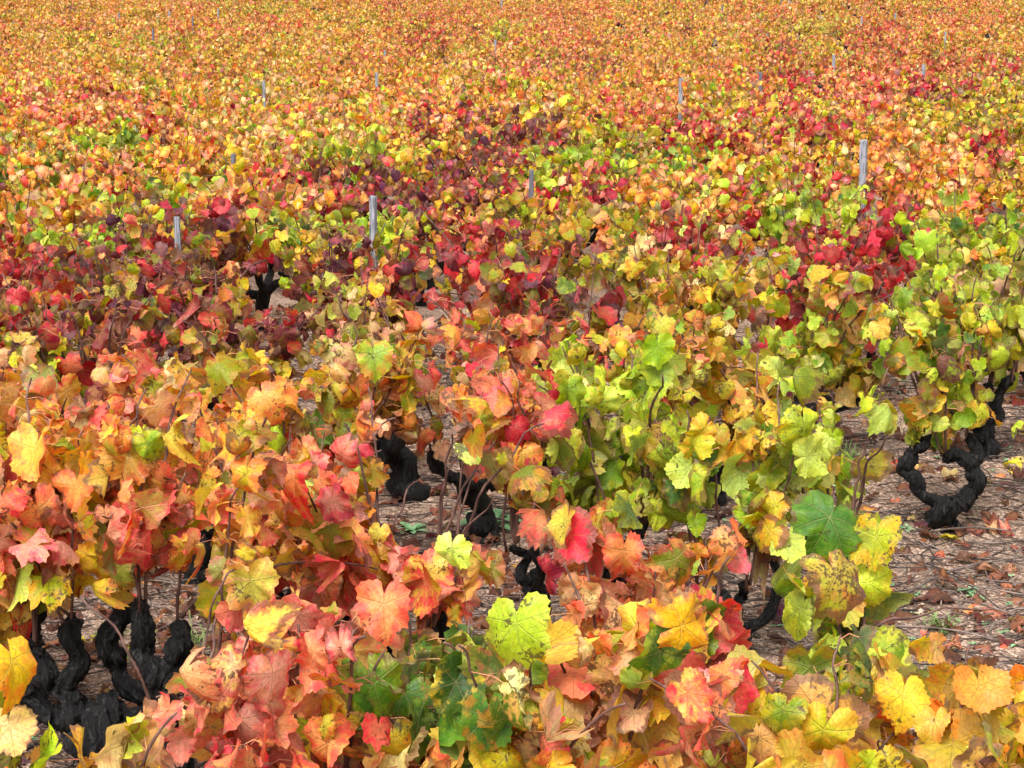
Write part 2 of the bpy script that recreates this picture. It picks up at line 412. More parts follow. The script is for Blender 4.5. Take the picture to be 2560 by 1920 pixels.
def anatomy(rng, h=1.15, spread=.5, n_arms=4, n_shoots=11, leaves=1.0, lsize=.115, head=.2, arms=None, trunk_r=.042, low=.12, lean=(0, 0), arm_r=.025):
    """trunk tubes, cane paths and leaf placements of one gobelet vine at the origin"""
    A = dict(trunk=[], canes=[], leaf=[])
    hd = np.array([rng.normal(0, .03)+lean[0]*.3, rng.normal(0, .03)+lean[1]*.3, head])
    mid = hd*.5 + np.array([rng.normal(0, .02), rng.normal(0, .02), 0])
    A['trunk'].append((np.array([[0, 0, -.06], [0, 0, .02], mid, hd, hd+[0, 0, .035]]), np.array([1.35, 1.12, .92, 1.1, .75])*trunk_r))
    ends = []
    if arms is None:
        a0 = rng.uniform(0, 6.28); arms = []
        for i in range(n_arms):
            a = a0 + i*6.28/n_arms + rng.normal(0, .25); q = rng.uniform(.45, .75)*spread*.55; zz = head + rng.uniform(.12, .27)
            o = np.array([math.cos(a), math.sin(a), 0])
            p1 = hd + o*q*.55 + [0, 0, rng.uniform(.0, .07)]
            p2 = hd + o*q*rng.uniform(.85, 1.15) + np.array([rng.normal(0, .03), rng.normal(0, .03), (zz-head)*.55])
            p3 = np.array([*(hd+o*q*rng.uniform(.8, 1.1))[:2], zz]) + np.array([rng.normal(0, .025), rng.normal(0, .025), 0])
            arms.append([hd, p1, p2, p3])
    for ar in arms:
        ar = np.array(ar, float); k = len(ar)
        rad = np.linspace(1.25, .85, k)*arm_r*rng.uniform(.85, 1.2, k); rad[-1] *= 1.15
        A['trunk'].append((ar, rad)); ends.append(ar[-1])
    L = []
    for i in range(n_shoots):
        e = ends[i % len(ends)] + rng.normal(0, .012, 3)
        o = e - hd; o[2] = 0; o = o/max(np.linalg.norm(o), 1e-3); a = math.atan2(o[1], o[0]) + rng.normal(0, .75)
        o = np.array([math.cos(a), math.sin(a), 0])
        room = max(h - e[2], .2)
        up = room*rng.uniform(.62, 1.05); outw = spread*rng.uniform(.10, .80)
        if rng.uniform() < low: up *= .35; outw = spread*rng.uniform(.8, 1.15)
        drp = rng.uniform(.0, .16)
        t = np.linspace(0, 1, 9)[:, None]
        P = e + o*outw*(t*.55+t*t*.45) + np.array([0, 0, 1])*(up*(1.25*t-.25*t*t) - drp*t**3) + np.array([lean[0], lean[1], 0])*t*t*.5
        P[1:] += rng.normal(0, .0065, (8, 3))
        P = smooth_path(P, 16); seg = np.linalg.norm(np.diff(P, axis=0), axis=1).sum()
        A['canes'].append((P, np.linspace(.0052, .0022, 16)*rng.uniform(.85, 1.2)))
        nn = int(seg/.058); sgn = 1
        for k in range(nn):
            tt = (k+.6)/nn
            if tt < .12 or rng.uniform() > .90*leaves or (tt > .86 and i % 3 == 0): continue
            p = P[min(int(tt*15), 15)]
            m = 1 + (rng.uniform() < .8*leaves) + (rng.uniform() < .5*leaves)
            for q in range(m):
                aa = a + sgn*1.35 + rng.normal(0, .8) + (q*2.1); sgn = -sgn
                oo = np.array([math.cos(aa), math.sin(aa), rng.uniform(-.35, .35)])
                reach = rng.uniform(.035, .085) + (.0 if q == 0 else rng.uniform(.0, .065))
                b = p + oo*reach
                n = np.array([oo[0]*.95, oo[1]*.95, .34]) + rng.normal(0, .50, 3)
                tp = np.array([oo[0]*.30, oo[1]*.30, -.95]) + rng.normal(0, .46, 3)
                sz = lsize*rng.uniform(.55, 1.32)*(1.12-.40*tt**2)*(1 if q == 0 else .85)
                L.append((p, b, n, tp, sz))
    A['leaf'] = [np.array([l[i] for l in L]) for i in range(5)]
    return A

def trunk_mesh(A, name, sides=14, k=10, rng=rg):
    mb = MB()
    for pts, rad in A['trunk']:
        K = (len(pts)-1)*k+1; P = smooth_path(pts, K); rr = np.interp(np.linspace(0, len(pts)-1, K), np.arange(len(pts)), rad)
        if k > 3:
            rr[-1] *= .45; rr[-2] *= .75; rr[-3] *= .92
            w = np.arange(K)/k
            P = P + np.stack([np.sin(w*q+rng.uniform(0, 6)) for q in (5.1, 6.3, 4.4)], -1)*rr[:, None]*.30
            rr = rr*(1 + .10*np.sin(w*4.3+rng.uniform(0, 6)) + .08*np.sin(w*9.1+rng.uniform(0, 6)))
        add_tube(mb, P, rr, sides=sides, rough=.16 if k > 3 else 0, ridges=.13 if k > 3 else 0, rng=rng)
        if k > 3:   # knots and old pruning scars
            for _ in range(max(3, K//5)):
                i = rng.integers(1, K); d = nrm(rng.normal(0, 1, 3)); c = P[i]+d*rr[i]*.75; q = rr[i]*rng.uniform(.25, .62)
                add_tube(mb, np.array([c-d*q*.5, c, c+d*q*.6, c+d*q]), np.array([q, q*1.05, q*.8, q*.35]), sides=8, rough=.08, ridges=.05, rng=rng)
    return mb.mesh(name, [BARK])
def cane_mesh(P, r, name='cane', sides=6):
    mb = MB(); rr = r.copy(); rr[::2] *= 1.3
    add_tube(mb, P, rr, sides=sides); return mb.mesh(name, [CANE])

# ------------------------------------------------------------------ where the photograph is crimson, lime, gold ... (photo px: cx, cy, rx, ry, colour, strength)
SPOTS = [
 (60,330,50,45,'green',.7),(180,420,90,70,'lime',1.1),(480,470,80,80,'lime',1.8),(330,450,80,60,'olive',1.2),(300,640,30,60,'gold',.5),(950,460,80,70,'lime',2.0),(750,375,60,40,'crimson',1.2),
 (1120,345,130,45,'maroon',2.0),(1245,290,60,35,'maroon',1.5),(1240,340,50,40,'crimson',.6),(1000,40,30,25,'crimson',1.0),(1075,45,35,20,'crimson',1.3),
 (1400,35,60,25,'coral',.8),(1745,225,45,25,'crimson',1.5),(1790,250,50,25,'crimson',1.4),(1620,300,50,45,'crimson',1.1),(1945,250,40,40,'crimson',1.6),
 (1835,125,50,25,'coral',1.2),(2060,120,80,40,'crimson',1.0),(2180,130,80,40,'coral',.9),(2460,115,60,25,'crimson',1.2),(2200,50,50,30,'crimson',.8),
 (2500,165,80,50,'olive',1.0),(2520,370,60,50,'crimson',1.6),(2440,395,50,40,'crimson',1.4),(2330,370,60,60,'orange',.9),(2390,360,30,40,'lime',.8),
 (2060,440,90,35,'crimson',2.2),(2200,470,110,50,'crimson',4.0),(2330,510,80,75,'crimson',5.0),(2260,690,60,60,'crimson',1.4),(2470,530,70,110,'olive',1.3),
 (1440,530,100,70,'crimson',1.0),(1600,560,90,70,'crimson',.9),(1500,620,80,60,'maroon',.9),(1640,670,90,50,'peach',1.2),(1780,660,90,50,'peach',.9),
 (100,600,110,60,'crimson',2.0),(330,600,140,60,'maroon',2.2),(640,600,180,80,'maroon',2.6),(480,640,120,60,'maroon',1.6),(980,590,60,40,'crimson',.9),(530,710,40,60,'crimson',1.2),
 (620,740,140,60,'maroon',.8),(80,700,90,60,'maroon',.6),(200,830,120,60,'orange',.6),(840,770,120,90,'coral',1.8),(1270,740,130,80,'maroon',2.2),
 (1040,720,50,90,'lime',1.0),(1140,830,90,80,'olive',.7),(1130,600,90,70,'olive',.9),(1900,720,160,70,'olive',.9),(2140,640,70,60,'lime',1.3),
 (2420,760,180,140,'lime',2.6),(2480,950,120,130,'lime',2.2),(480,830,60,60,'green',1.5),(1300,470,60,50,'olive',.8),(640,250,200,60,'peach',.7),
 (150,210,150,50,'coral',.7),(60,440,90,60,'maroon',.6),(300,560,40,40,'gold',.8),(1430,860,90,90,'maroon',.7),(1600,900,90,90,'coral',.7),
 (1250,640,110,50,'maroon',.8),(1500,760,90,70,'olive',.5),(40,500,60,40,'orange',.8),(2100,260,100,40,'gold',.5),(1900,330,120,60,'lime',.5),
 (2020,540,90,50,'orange',.5),(1760,450,100,60,'olive',.6),(430,200,90,40,'orange',.5),(280,110,60,20,'gold',.6),(520,140,90,25,'olive',.7),(330,60,40,15,'lime',.7),
 (1480,100,50,20,'maroon',.6),(1330,100,60,30,'coral',.6),(700,60,150,30,'gold',.4),(2050,30,80,20,'olive',.6),(1650,180,80,40,'orange',.5)]
SP_ = np.array([s[:4] for s in SPOTS], float)
def mix_at(px, py, rng):
    """name of the colour mix of a vine whose crown is seen at (px, py)"""
    w = np.array([s[5] for s in SPOTS])*np.exp(-.5*(((px-SP_[:, 0])/SP_[:, 2])**2 + ((py-SP_[:, 1])/SP_[:, 3])**2))
    base = {'mixed': .42, 'orange': .28 if py < 330 else .15, 'gold': .14 if py < 300 else .20, 'olive': .14 if py < 300 else .24, 'coral': .26 if py < 330 else .12, 'peach': .24 if py < 330 else .12, 'lime': .09 if py < 250 else .16,
            'maroon': .03, 'crimson': .02}
    dr = lambda a, b, c, d: .5+.5*math.sin(px*a/1000+c+1.3*math.sin(py*b/100+d))*math.cos(py*b/100*.7-px*a/2300+d)
    base['gold'] *= 2.6*dr(6, 3.1, .3, 1.)**2; base['coral'] *= 2.6*dr(7, 4.3, 2., 4.)**2; base['olive'] *= 2.4*dr(5, 5.2, 4., 2.)**2; base['lime'] *= 4*dr(8, 3.7, 1., 5.)**3; base['peach'] *= 2.2*dr(4, 4.1, 5., .5)**2
    names = [s[4] for s in SPOTS] + list(base); p = np.concatenate([w*2.2, list(base.values())])
    p = p**1.3
    return names[rng.choice(len(names), p=p/p.sum())]

# ------------------------------------------------------------------ near vines, each grown by itself
# colour patches on the nearest foliage, photo px: cx, cy, r, palette, share
NEAR_SPOTS = [
 (800,1200,110,'crimson',.25),(790,1200,110,'coral',.7),(540,1800,260,'coral',.25),(640,1650,170,'coral',.75),(860,1500,150,'coral',.8),(960,1480,150,'coral',.7),
 (1120,1700,130,'green',.9),(980,1770,80,'green',.8),(1200,1850,70,'green',.8),(1280,1560,110,'lime',.8),(1120,1470,80,'coral',.9),(1560,1400,130,'coral',.85),
 (1450,1370,60,'crimson',.3),(1700,1600,110,'coral',.5),(1690,1640,80,'green',.7),(1500,1760,150,'peach',.75),(1350,1850,120,'gold',.6),(1720,1780,110,'coral',.6),
 (2130,1400,180,'green',.55),(2130,1400,180,'lime',.4),(2060,1640,110,'green',.9),(2270,1450,70,'green',.95),(1620,1260,140,'lime',.5),(1640,1240,120,'green',.3),
 (1780,1150,120,'lime',.45),(1850,1080,120,'gold',.4),(2050,1080,90,'lime',.7),(1560,960,90,'lime',.75),(1480,1080,120,'lime',.75),(1700,1000,110,'lime',.5),(1420,1200,90,'lime',.6),(2350,1180,80,'lime',.6),(1300,1050,70,'coral',.6),(1330,1100,80,'crimson',.4),
 (1330,1280,90,'olive',.6),(930,910,45,'lime',.98),(540,930,60,'olive',.9),(100,900,60,'lime',.6),(90,1150,90,'orange',.9),(230,1200,90,'gold',.7),
 (60,1330,140,'coral',.6),(330,1330,110,'coral',.55),(800,1050,90,'olive',.6),(770,1080,50,'green',.6),(300,950,130,'coral',.45),(880,860,110,'peach',.5),
 (1130,1370,80,'lime',.8),(1760,870,70,'gold',.7),(1900,880,40,'crimson',.6),(1720,840,50,'orange',.8),(2000,850,90,'lime',.8),(1850,970,110,'gold',.6),
 (600,1050,120,'orange',.5),(1290,1350,60,'gold',.6),(2500,1750,150,'gold',.8),(2300,1800,150,'gold',.6),(2150,1900,150,'orange',.5)]
# where the photograph shows bare soil or trunks between the foliage: rotated boxes (cx, cy, rx, ry)
GAPS = [(1115,1285,180,140),(1280,1480,60,60),(1130,1180,60,45),(2400,1420,150,180),(2230,1560,110,70),(2440,1170,60,100),(2330,1190,70,80),(240,1690,210,190),(360,1500,120,70),
        (1770,1480,90,55),(1900,1440,60,70),(2000,1300,0,0),(1960,1750,110,60),(960,1130,60,50),(2260,970,60,60),(1270,1500,0,0),(120,1560,130,70),(1450,1490,0,0),
        (2160,1100,70,70),(1330,1560,60,50),(2480,1300,120,110),(2190,1230,50,50),(480,1560,90,130),(2100,1790,0,0)]
GP = np.array([q for q in GAPS if q[2] > 0], float)
def in_gap(px, py):
    d = ((px[:, None]-GP[:, 0])/GP[:, 2])**2 + ((py[:, None]-GP[:, 1])/GP[:, 3])**2
    return (d < 1).any(1)

# single large leaves one notices in the photograph: vine index, photo px, width in px, palette
HEROES = [(9,735,1215,150,'coral'),(9,830,1270,120,'coral'),(8,935,905,115,'lime'),(8,545,935,110,'olive'),(13,2075,1320,190,'green'),(13,2190,1370,180,'olive'),
 (13,2090,1470,210,'olive'),(2,1290,1590,210,'lime'),(3,1560,1400,150,'coral'),(3,1690,1420,150,'olive'),(3,1700,1640,170,'olive'),(0,30,1680,190,'gold'),(0,25,1840,170,'peach'),
 (1,960,1540,190,'coral'),(1,610,1590,150,'coral'),(2,1140,1730,170,'green'),(2,1010,1750,150,'green'),(4,2260,1760,170,'gold'),(4,2450,1740,160,'gold'),(4,2060,1850,170,'gold'),(4,1900,1870,170,'orange'),(4,1960,1800,140,'green'),
 (11,1530,1190,110,'green'),(11,1420,990,105,'lime'),(12,2010,1080,130,'lime'),(12,1985,960,120,'lime'),(5,85,1150,180,'orange'),(7,60,1330,110,'coral'),(8,690,1090,120,'lime'),
 (3,1640,1500,150,'coral'),(3,1420,1780,170,'peach'),(3,1590,1800,140,'peach'),(2,1130,1390,110,'lime'),(10,1290,1080,100,'crimson'),(10,1390,1050,110,'crimson')]
def unproject(px, py, y):
    u, v = (px-1280)/FPX, (960-py)/FPX
    d = np.array([u, CP + v*SP, -SP + v*CP]); t = y/d[1]
    return np.array([d[0]*t, y, HC+d[2]*t]), t
CANE_LAB = {}
VINES = []      # (x, y, mixname, top pixel)
def near_vine(x, y, mix, label, lod=0, seed=0, gap=1.0, **kw):
    rng = np.random.default_rng(1000+seed)
    A = anatomy(rng, **kw)
    z0 = float(gz(x, y)); loc = np.array([x, y, z0])
    root = empty('grapevine', loc)
    tag(root, label, 'grapevine', 'grapevines of the vineyard')
    link('trunk', trunk_mesh(A, 'trunk', 26 if lod == 0 else 14, 16 if lod == 0 else 8, rng), root)
    for P, r in A['canes']:
        link('cane', cane_mesh(P, r), root)
    p, b, n, t, s = A['leaf']
    px, py = project(b + loc + np.array([0, 0, -.02]))
    keep = ~(in_gap(px, py) & (rng.uniform(0, 1, len(px)) < gap))
    p, b, n, t, s, px, py = [q[keep] for q in (p, b, n, t, s, px, py)]
    keys = draw_keys(MIX[mix], len(b), rng).astype('<U10')
    for q in range(1, len(keys)):
        if rng.uniform() < .3: keys[q] = keys[q-1]
    for (cx, cy, r, pal, share) in NEAR_SPOTS:
        hit = (np.hypot(px-cx, py-cy) < r*rng.uniform(.75, 1.25, len(px))) & (rng.uniform(0, 1, len(px)) < share)
        keys[hit] = pal
    cp = np.concatenate([P for P, _ in A['canes']]) + loc; cx_, cy_ = project(cp)
    for (vi, hx, hy, hw, pal) in HEROES:
        if vi != seed: continue
        j = int(np.argmin(np.hypot(cx_-hx, cy_-hy) + rng.uniform(0, 5, len(cp))))
        hb, t_ = unproject(hx, hy-hw*.15, cp[j, 1]-.07)
        clear = (np.hypot(px-hx, py-hy) < hw*.55) & (b[:, 1]+loc[1] < hb[1]+.05)
        p, b, n, t, s, px, py, keys = [q[~clear] for q in (p, b, n, t, s, px, py, keys)]
        hn = np.array([rng.normal(0, .5), -.8, .4+rng.normal(0, .3)]); ht = np.array([rng.normal(0, .35), -.1, -1.0])
        p = np.vstack([p, cp[j]-loc]); b = np.vstack([b, hb-loc]); n = np.vstack([n, hn]); t = np.vstack([t, ht]); s = np.append(s, hw/FPX*t_/1.28)
        px = np.append(px, hx); py = np.append(py, hy); keys = np.append(keys, pal)
    c1, c2 = colours(keys, rng)
    curl = np.clip(rng.normal(.05, .25, len(b)), 0, 1) + (keys == 'brown')*.9
    mb = MB()
    add_leaves(mb, lod, b, n, t, s*np.where(keys == 'brown', .85, 1), curl, c1, c2, rng)
    if lod < 2:
        att = dict(c3=np.array([.4, .1, .08, 0]), c1=np.array([.4, .1, .08, 0]), c2=np.array([.4, .1, .08, 0]), leafuv=np.array([0, 0, 0]))
        for i in range(len(b)):
            m = (p[i]+b[i])/2 + np.array([0, 0, .012])
            add_tube(mb, np.array([p[i], m, b[i]]), .0013, sides=3, cap=False, mat=1, att=att)
    link('foliage', mb.mesh('foliage', [LEAF, PETIOLE]), root)
    VINES.append((x, y, mix))
    return root

def arm(*pts): return [np.array(q, float) for q in pts]
NEAR = [
 # x, y(depth), mix, label, options
 (-1.00,3.85,'gold','golden vine cut off by the left edge at the very bottom',dict(h=1.1,spread=.34,n_shoots=9,leaves=.8,lsize=.15)),
 (-.42,4.30,'coral','coral red vine in front of the black twisted trunks',dict(h=1.18,spread=.42,n_shoots=14,lsize=.13,leaves=1,low=.1)),
 (.02,4.15,'orange','vine with a dark green clump among peach leaves, bottom centre',dict(h=1.14,spread=.42,n_shoots=14,lsize=.14,leaves=1)),
 (.36,4.85,'coral','coral vine with pale papery leaves in front of the young slim trunk',dict(h=1.13,spread=.36,n_shoots=14,lsize=.13,leaves=1)),
 (.86,4.02,'gold','bright yellow vine in the bottom right corner beside bare soil',dict(h=1.06,spread=.62,n_shoots=17,lsize=.14,leaves=.95)),
 (-1.19,5.60,'orange','orange vine over the forked pitch black gnarled trunk',dict(h=1.25,spread=.6,n_shoots=17,lsize=.125,head=.16,trunk_r=.074,arm_r=.028,
    arms=[arm((0,0,.16),(-.10,-.02,.20),(-.13,0,.30),(-.10,.02,.40),(-.14,.03,.50)),arm((0,0,.17),(.10,-.02,.16),(.17,0,.25),(.12,.01,.36),(.09,.02,.44),(.10,.02,.56)),
          arm((0,0,.15),(.12,.1,.20),(.0,.12,.30),(-.02,.1,.42),(.03,.1,.52)),arm((.12,-.02,.13),(.24,-.08,.16),(.30,-.10,.26),(.34,-.08,.34)),arm((-.12,0,.27),(-.20,.02,.33),(-.24,.02,.42)),arm((.13,0,.34),(.20,.02,.40),(.19,.03,.50)),arm((-.06,-.02,.18),(-.2,.05,.2),(-.28,.06,.28))])),
 (-.88,4.95,'coral','small coral vine with a grey barked stump beside the forked trunk',dict(h=.95,spread=.35,n_shoots=6,lsize=.12,head=.22,trunk_r=.06,leaves=.7)),
 (-1.66,6.25,'orange','orange vine on a fallen black trunk at the left edge',dict(h=1.2,spread=.5,n_shoots=12,lsize=.13,head=.2,trunk_r=.068,arm_r=.034)),
 (-.78,6.75,'orange','orange and olive vine right behind the gnarled black trunks',dict(h=1.12,spread=.52,n_shoots=13,lsize=.115)),
 (-.36,6.0,'orange','orange vine with one big scarlet leaf above the coral bush',dict(h=1.16,spread=.42,n_shoots=14,lsize=.125,leaves=1)),
 (.13,6.60,'coral','narrow red vine on a slim dark stem beside green rosettes',dict(h=1.16,spread=.28,n_shoots=8,n_arms=2,lsize=.11,head=.3,trunk_r=.026,arm_r=.014)),
 (.42,6.95,'lime','lime vine with tall upright shoots just right of the red one',dict(h=1.24,spread=.38,n_shoots=10,lsize=.12,leaves=.9,trunk_r=.03,arm_r=.018)),
 (.80,6.70,'limegold','pale green vine with black spotted yellow leaves on thin canes',dict(h=1.22,spread=.44,n_shoots=9,lsize=.13,leaves=.8,trunk_r=.022,head=.12,arm_r=.014)),
 (.92,5.45,'green','low vine with the largest dark green leaves beside bare soil',dict(h=1.02,spread=.45,n_shoots=9,lsize=.165,leaves=.8,trunk_r=.026,arm_r=.012,low=.35,n_arms=2,head=.28)),
 (1.25,7.1,'limegold','sparse lime vine reaching towards the black U shaped trunk',dict(h=.98,spread=.36,n_shoots=6,lsize=.125,leaves=.75,trunk_r=.035,arm_r=.02)),
 (-.12,8.15,'coral','vine on the rounded black stump behind the red vine',dict(h=1.08,spread=.42,n_shoots=10,lsize=.10,head=.24,trunk_r=.05)),
 (-.46,8.80,'olive','small leaved yellow vine on a leaning thick trunk',dict(h=1.08,spread=.42,n_shoots=12,lsize=.085,head=.24,trunk_r=.058,lean=(-.3,0))),
 (1.86,8.36,'limegold','lime green vine on the black U shaped trunk at right',dict(h=1.22,spread=.48,n_shoots=10,lsize=.10,head=.10,trunk_r=.045,arm_r=.025,leaves=.95,
    arms=[arm((0,0,.10),(-.09,0,.18),(-.16,0,.27),(-.13,0,.33),(-.08,0,.40),(-.07,0,.46)),arm((0,0,.10),(.11,0,.12),(.15,0,.20),(.13,0,.29),(.06,.02,.33),(.02,.02,.31)),
          arm((.14,0,.24),(.16,.05,.33),(.14,.1,.40))])),
 (2.55,8.1,'lime','lime green vine cut off by the right edge',dict(h=1.15,spread=.45,n_shoots=11,lsize=.105)),
 (1.46,9.55,'olive','olive and yellow vine behind the sparse lime vines',dict(h=1.05,spread=.48,n_shoots=12,lsize=.10)),
 (.92,8.75,'olive','vine with an orange topped shoot and a scarlet leaf above lime ones',dict(h=1.02,spread=.42,n_shoots=12,lsize=.105)),
 (.38,8.45,'coral','rust and coral vine left of the tall lime shoots',dict(h=1.02,spread=.45,n_shoots=12,lsize=.10)),
 (.15,9.55,'maroon','brownish maroon vine in the middle of the picture',dict(h=1.15,spread=.5,n_shoots=14,lsize=.105)),
 (-1.28,7.70,'orange','orange vine with brick coloured shoot at left behind the front row',dict(h=1.05,spread=.5,n_shoots=13,lsize=.105)),
 (-2.1,7.5,'peach','peach coloured vine cut off by the left edge',dict(h=1.05,spread=.5,n_shoots=13,lsize=.11)),
 (-1.22,9.15,'maroon','dark purplish vine between and below the two nearest grey stakes',dict(h=1.06,spread=.45,n_shoots=13,lsize=.10)),
 (-1.9,8.95,'maroon','maroon and orange vine below the crimson patch at the left edge',dict(h=1.05,spread=.48,n_shoots=13,lsize=.105)),
 (.85,10.05,'olive','olive and rust vine right of the maroon vine',dict(h=1.05,spread=.5,n_shoots=13,lsize=.10)),
 (-1.70,9.80,'maroon','dark maroon vine right in front of the pale flat topped stake',dict(h=1.1,spread=.5,n_shoots=15,lsize=.10,low=.05)),
 (-.76,10.5,'maroon','purple and pink vine right in front of the tall cracked stake',dict(h=1.12,spread=.45,n_shoots=17,lsize=.095,low=.05)),
 (-.66,7.75,'orange','orange and olive vine left of the two thick black stumps',dict(h=1.05,spread=.42,n_shoots=13,lsize=.11)),
 (2.35,9.6,'lime','light lime vine behind the U shaped trunk near the right edge',dict(h=1.15,spread=.5,n_shoots=13,lsize=.105)),
]
for i, (x, y, mx, lab, kw) in enumerate(NEAR):
    near_vine(x, y, mx, lab, lod=0 if y < 7.3 else 1, seed=i, **kw)

# ------------------------------------------------------------------ stakes  (photo px x, top y, width px, shown height), matched to their height above the soil
STAKES = []
def stake_mesh(w, h, tilt, dark, rng):
    mb = MB(); c = .12*w
    a = w/2; prof = [(-a+c, -a), (a-c, -a), (a, -a+c), (a, a-c), (a-c, a), (-a+c, a), (-a, a-c), (-a, -a+c)]
    zs = np.concatenate([np.linspace(-.15, h-.012, 9), [h]]); V = []
    for k, z in enumerate(zs):
        s = .86 if k == len(zs)-1 else 1
        for q in prof: V.append((q[0]*s + rng.normal(0, .0008)+tilt[0]*z, q[1]*s+rng.normal(0, .0008)+tilt[1]*z, z + (rng.normal(0, .002) if k == len(zs)-1 else 0)))
    F = [(k*8+j, k*8+(j+1) % 8, (k+1)*8+(j+1) % 8, (k+1)*8+j) for k in range(len(zs)-1) for j in range(8)]
    mb.add(V, F); n = len(zs)*8
    mb.f.append(np.array([[n-8, n-7, n-6, n-5], [n-8, n-5, n-4, n-1], [n-4, n-3, n-2, n-1]])); mb.m.append(np.zeros(3))
    return mb.mesh('vineyard_stake', [WOOD_D if dark else WOOD], smooth=False)
STK = [
 (931,490,18,1.12,0,'tall cracked grey wooden stake left of centre','the tall cracked stake'),
 (446,541,15,1.10,0,'pale flat topped grey stake in the maroon vines at left','the pale stake at left'),
 (2164,350,20,1.13,0,'thick pale grey stake above the crimson vines at right','the thick pale stake at right'),
 (1702,199,12,1.13,0,'pale stake beside the scarlet patch right of centre','the stake by the scarlet patch'),
 (1904,185,8,1.12,1,'short dark topped stake right of the scarlet patch','the dark topped stake'),
 (1322,422,13,1.06,1,'broken grey stake half hidden in vines near centre','the broken stake'),
 (2087,134,8,1.16,0,'slim blue grey stake amid the pink red vines','the slim blue grey stake'),
 (2308,162,11,1.12,0,'stubby bright stake at the upper right','the stubby bright stake'),
 (943,180,8,1.14,0,'slim grey stake above the pale gold vines','the slim stake above the gold vines'),
 (661,202,8,1.12,0,'small grey stake at the upper left of the gold vines','the small stake at upper left'),
 (344,296,11,1.06,0,'leaning blue grey stake at left among orange vines','the leaning blue grey stake'),
 (587,384,11,1.02,1,'dark weathered post in the shadowed gap left of centre','the dark post'),
 (298,33,4.5,1.12,0,'tiny white stake in the far upper left','the tiny white stake'),
 (421,28,4.5,1.12,0,'tiny stake beside a dark gap in the far upper left','the tiny stake by the dark gap'),
 (482,30,4,1.14,1,'tiny dark stake right of the far dark gap','the tiny dark stake'),
 (546,14,4.2,1.14,0,'tiny thin stake near the top edge left of centre','the thin stake at the top edge'),
 (382,76,6,1.1,1,'small dark stake below the far dark gap','the small dark stake'),
 (1254,2,4,1.16,0,'pale stake crossing the top edge near centre','the stake crossing the top edge'),
 (1235,100,6,1.08,0,'small grey stake under the far crimson vines','the small stake under the crimson'),
 (1805,12,4.5,1.12,1,'tiny dark stake at the top right of centre','the tiny stake top right'),
 (1953,1,4.5,1.14,1,'tiny dark stake touching the top edge at right','the tiny stake at the top edge'),
 (2154,42,5,1.12,0,'tiny white stake beside far red vines at upper right','the tiny white stake at right'),
 (2240,32,5,1.12,0,'faint grey stake at the far upper right','the faint stake'),
 (2366,82,5.5,1.10,0,'small blue grey stake above lime leaves at upper right','the small blue grey stake'),
 (1673,72,5,1.1,0,'small pale stake upper right of centre in orange vines','the small pale stake'),
 (965,125,6,1.06,0,'small light stake upper centre left in gold vines','the small light stake')]
LAND = []
for i, (px, py, w, h, dark, lab, short) in enumerate(STK):
    h = h - (.09 if py > 300 else .13)
    rng = np.random.default_rng(50+i)
    x, y = ground(px, py, h)
    for _ in range(6): x, y = ground(px, py, h + float(gz(x, y)))
    d = math.hypot(y, HC-h)
    wm = w*d/FPX
    wm = min(max(wm*.88, .033), .058)
    o = link('vineyard_stake', stake_mesh(wm, h, (rng.normal(0, .018), rng.normal(0, .02)), dark, rng))
    o.location = (x, y, float(gz(x, y))); o.rotation_euler = (0, 0, rng.uniform(-.5, .5))
    tag(o, lab, 'stake', 'wooden stakes among the vines')
    LAND.append((px, py, short)); STAKES.append((x, y))

# ------------------------------------------------------------------ the rest of the field: a planting grid of about one metre
def visible(x, y, m=1.9):
    return abs(x) < .2572*y*1.02 + m
rng = np.random.default_rng(99)
grid = []
ang = R(7); ca, sa = math.cos(ang), math.sin(ang)
for i in range(-60, 61):
    for j in range(-20, 120):
        gx, gy = i*.94, 4 + j*.90
        x = gx*ca - gy*sa*.0 + gy*sa - 4*sa; y = gy*ca - gx*sa
        x += rng.normal(0, .11); y += rng.normal(0, .11)
        miss = rng.uniform()
        if y < 9.2 or y > 88 or not visible(x, y): continue
        if miss < .045 + (.05 if y > 30 else 0): continue
        if any((x-v[0])**2+(y-v[1])**2 < .62**2 for v in VINES): continue
        if any((x-s[0])**2+(y-s[1])**2 < .22**2 for s in STAKES): continue
        grid.append((x, y))
grid.sort(key=lambda g: g[1])
inview = [g for g in grid if visible(g[0], g[1], -.05)]
N_IND = 300 - len(NEAR)
y_cut = inview[min(N_IND, len(inview)-1)][1]
print('vines', len(grid), 'in view', len(inview), 'individuals to', y_cut)

SHAPES = []     # leaf placements shared by look-alike vines
for k in range(10):
    r_ = np.random.default_rng(300+k)
    SHAPES.append(anatomy(r_, h=r_.uniform(.92, 1.12), spread=r_.uniform(.50, .62), n_shoots=int(r_.integers(15, 19)), lsize=.090, leaves=1.0))
SHAPES_FAR = []
for k in range(8):
    r_ = np.random.default_rng(400+k)
    SHAPES_FAR.append(anatomy(r_, h=r_.uniform(.92, 1.15), spread=r_.uniform(.46, .58), n_shoots=int(r_.integers(11, 14)), lsize=.085, leaves=.9))
TRUNKS = [trunk_mesh(A, 'trunk', 8, 3, rg) for A in SHAPES]
def canes_mb(A, mb, sides=4, step=3, mat=0):
    for P, r in A['canes']: add_tube(mb, P[::step], r[::step]*1.05, sides=sides, cap=False, mat=mat)
    return mb
CANES = [canes_mb(A, MB()).mesh('canes', [CANE]) for A in SHAPES]
CANE_M = [[cane_mesh(P[::2], r[::2], sides=5) for P, r in A['canes']] for A in SHAPES]
FOL = {}
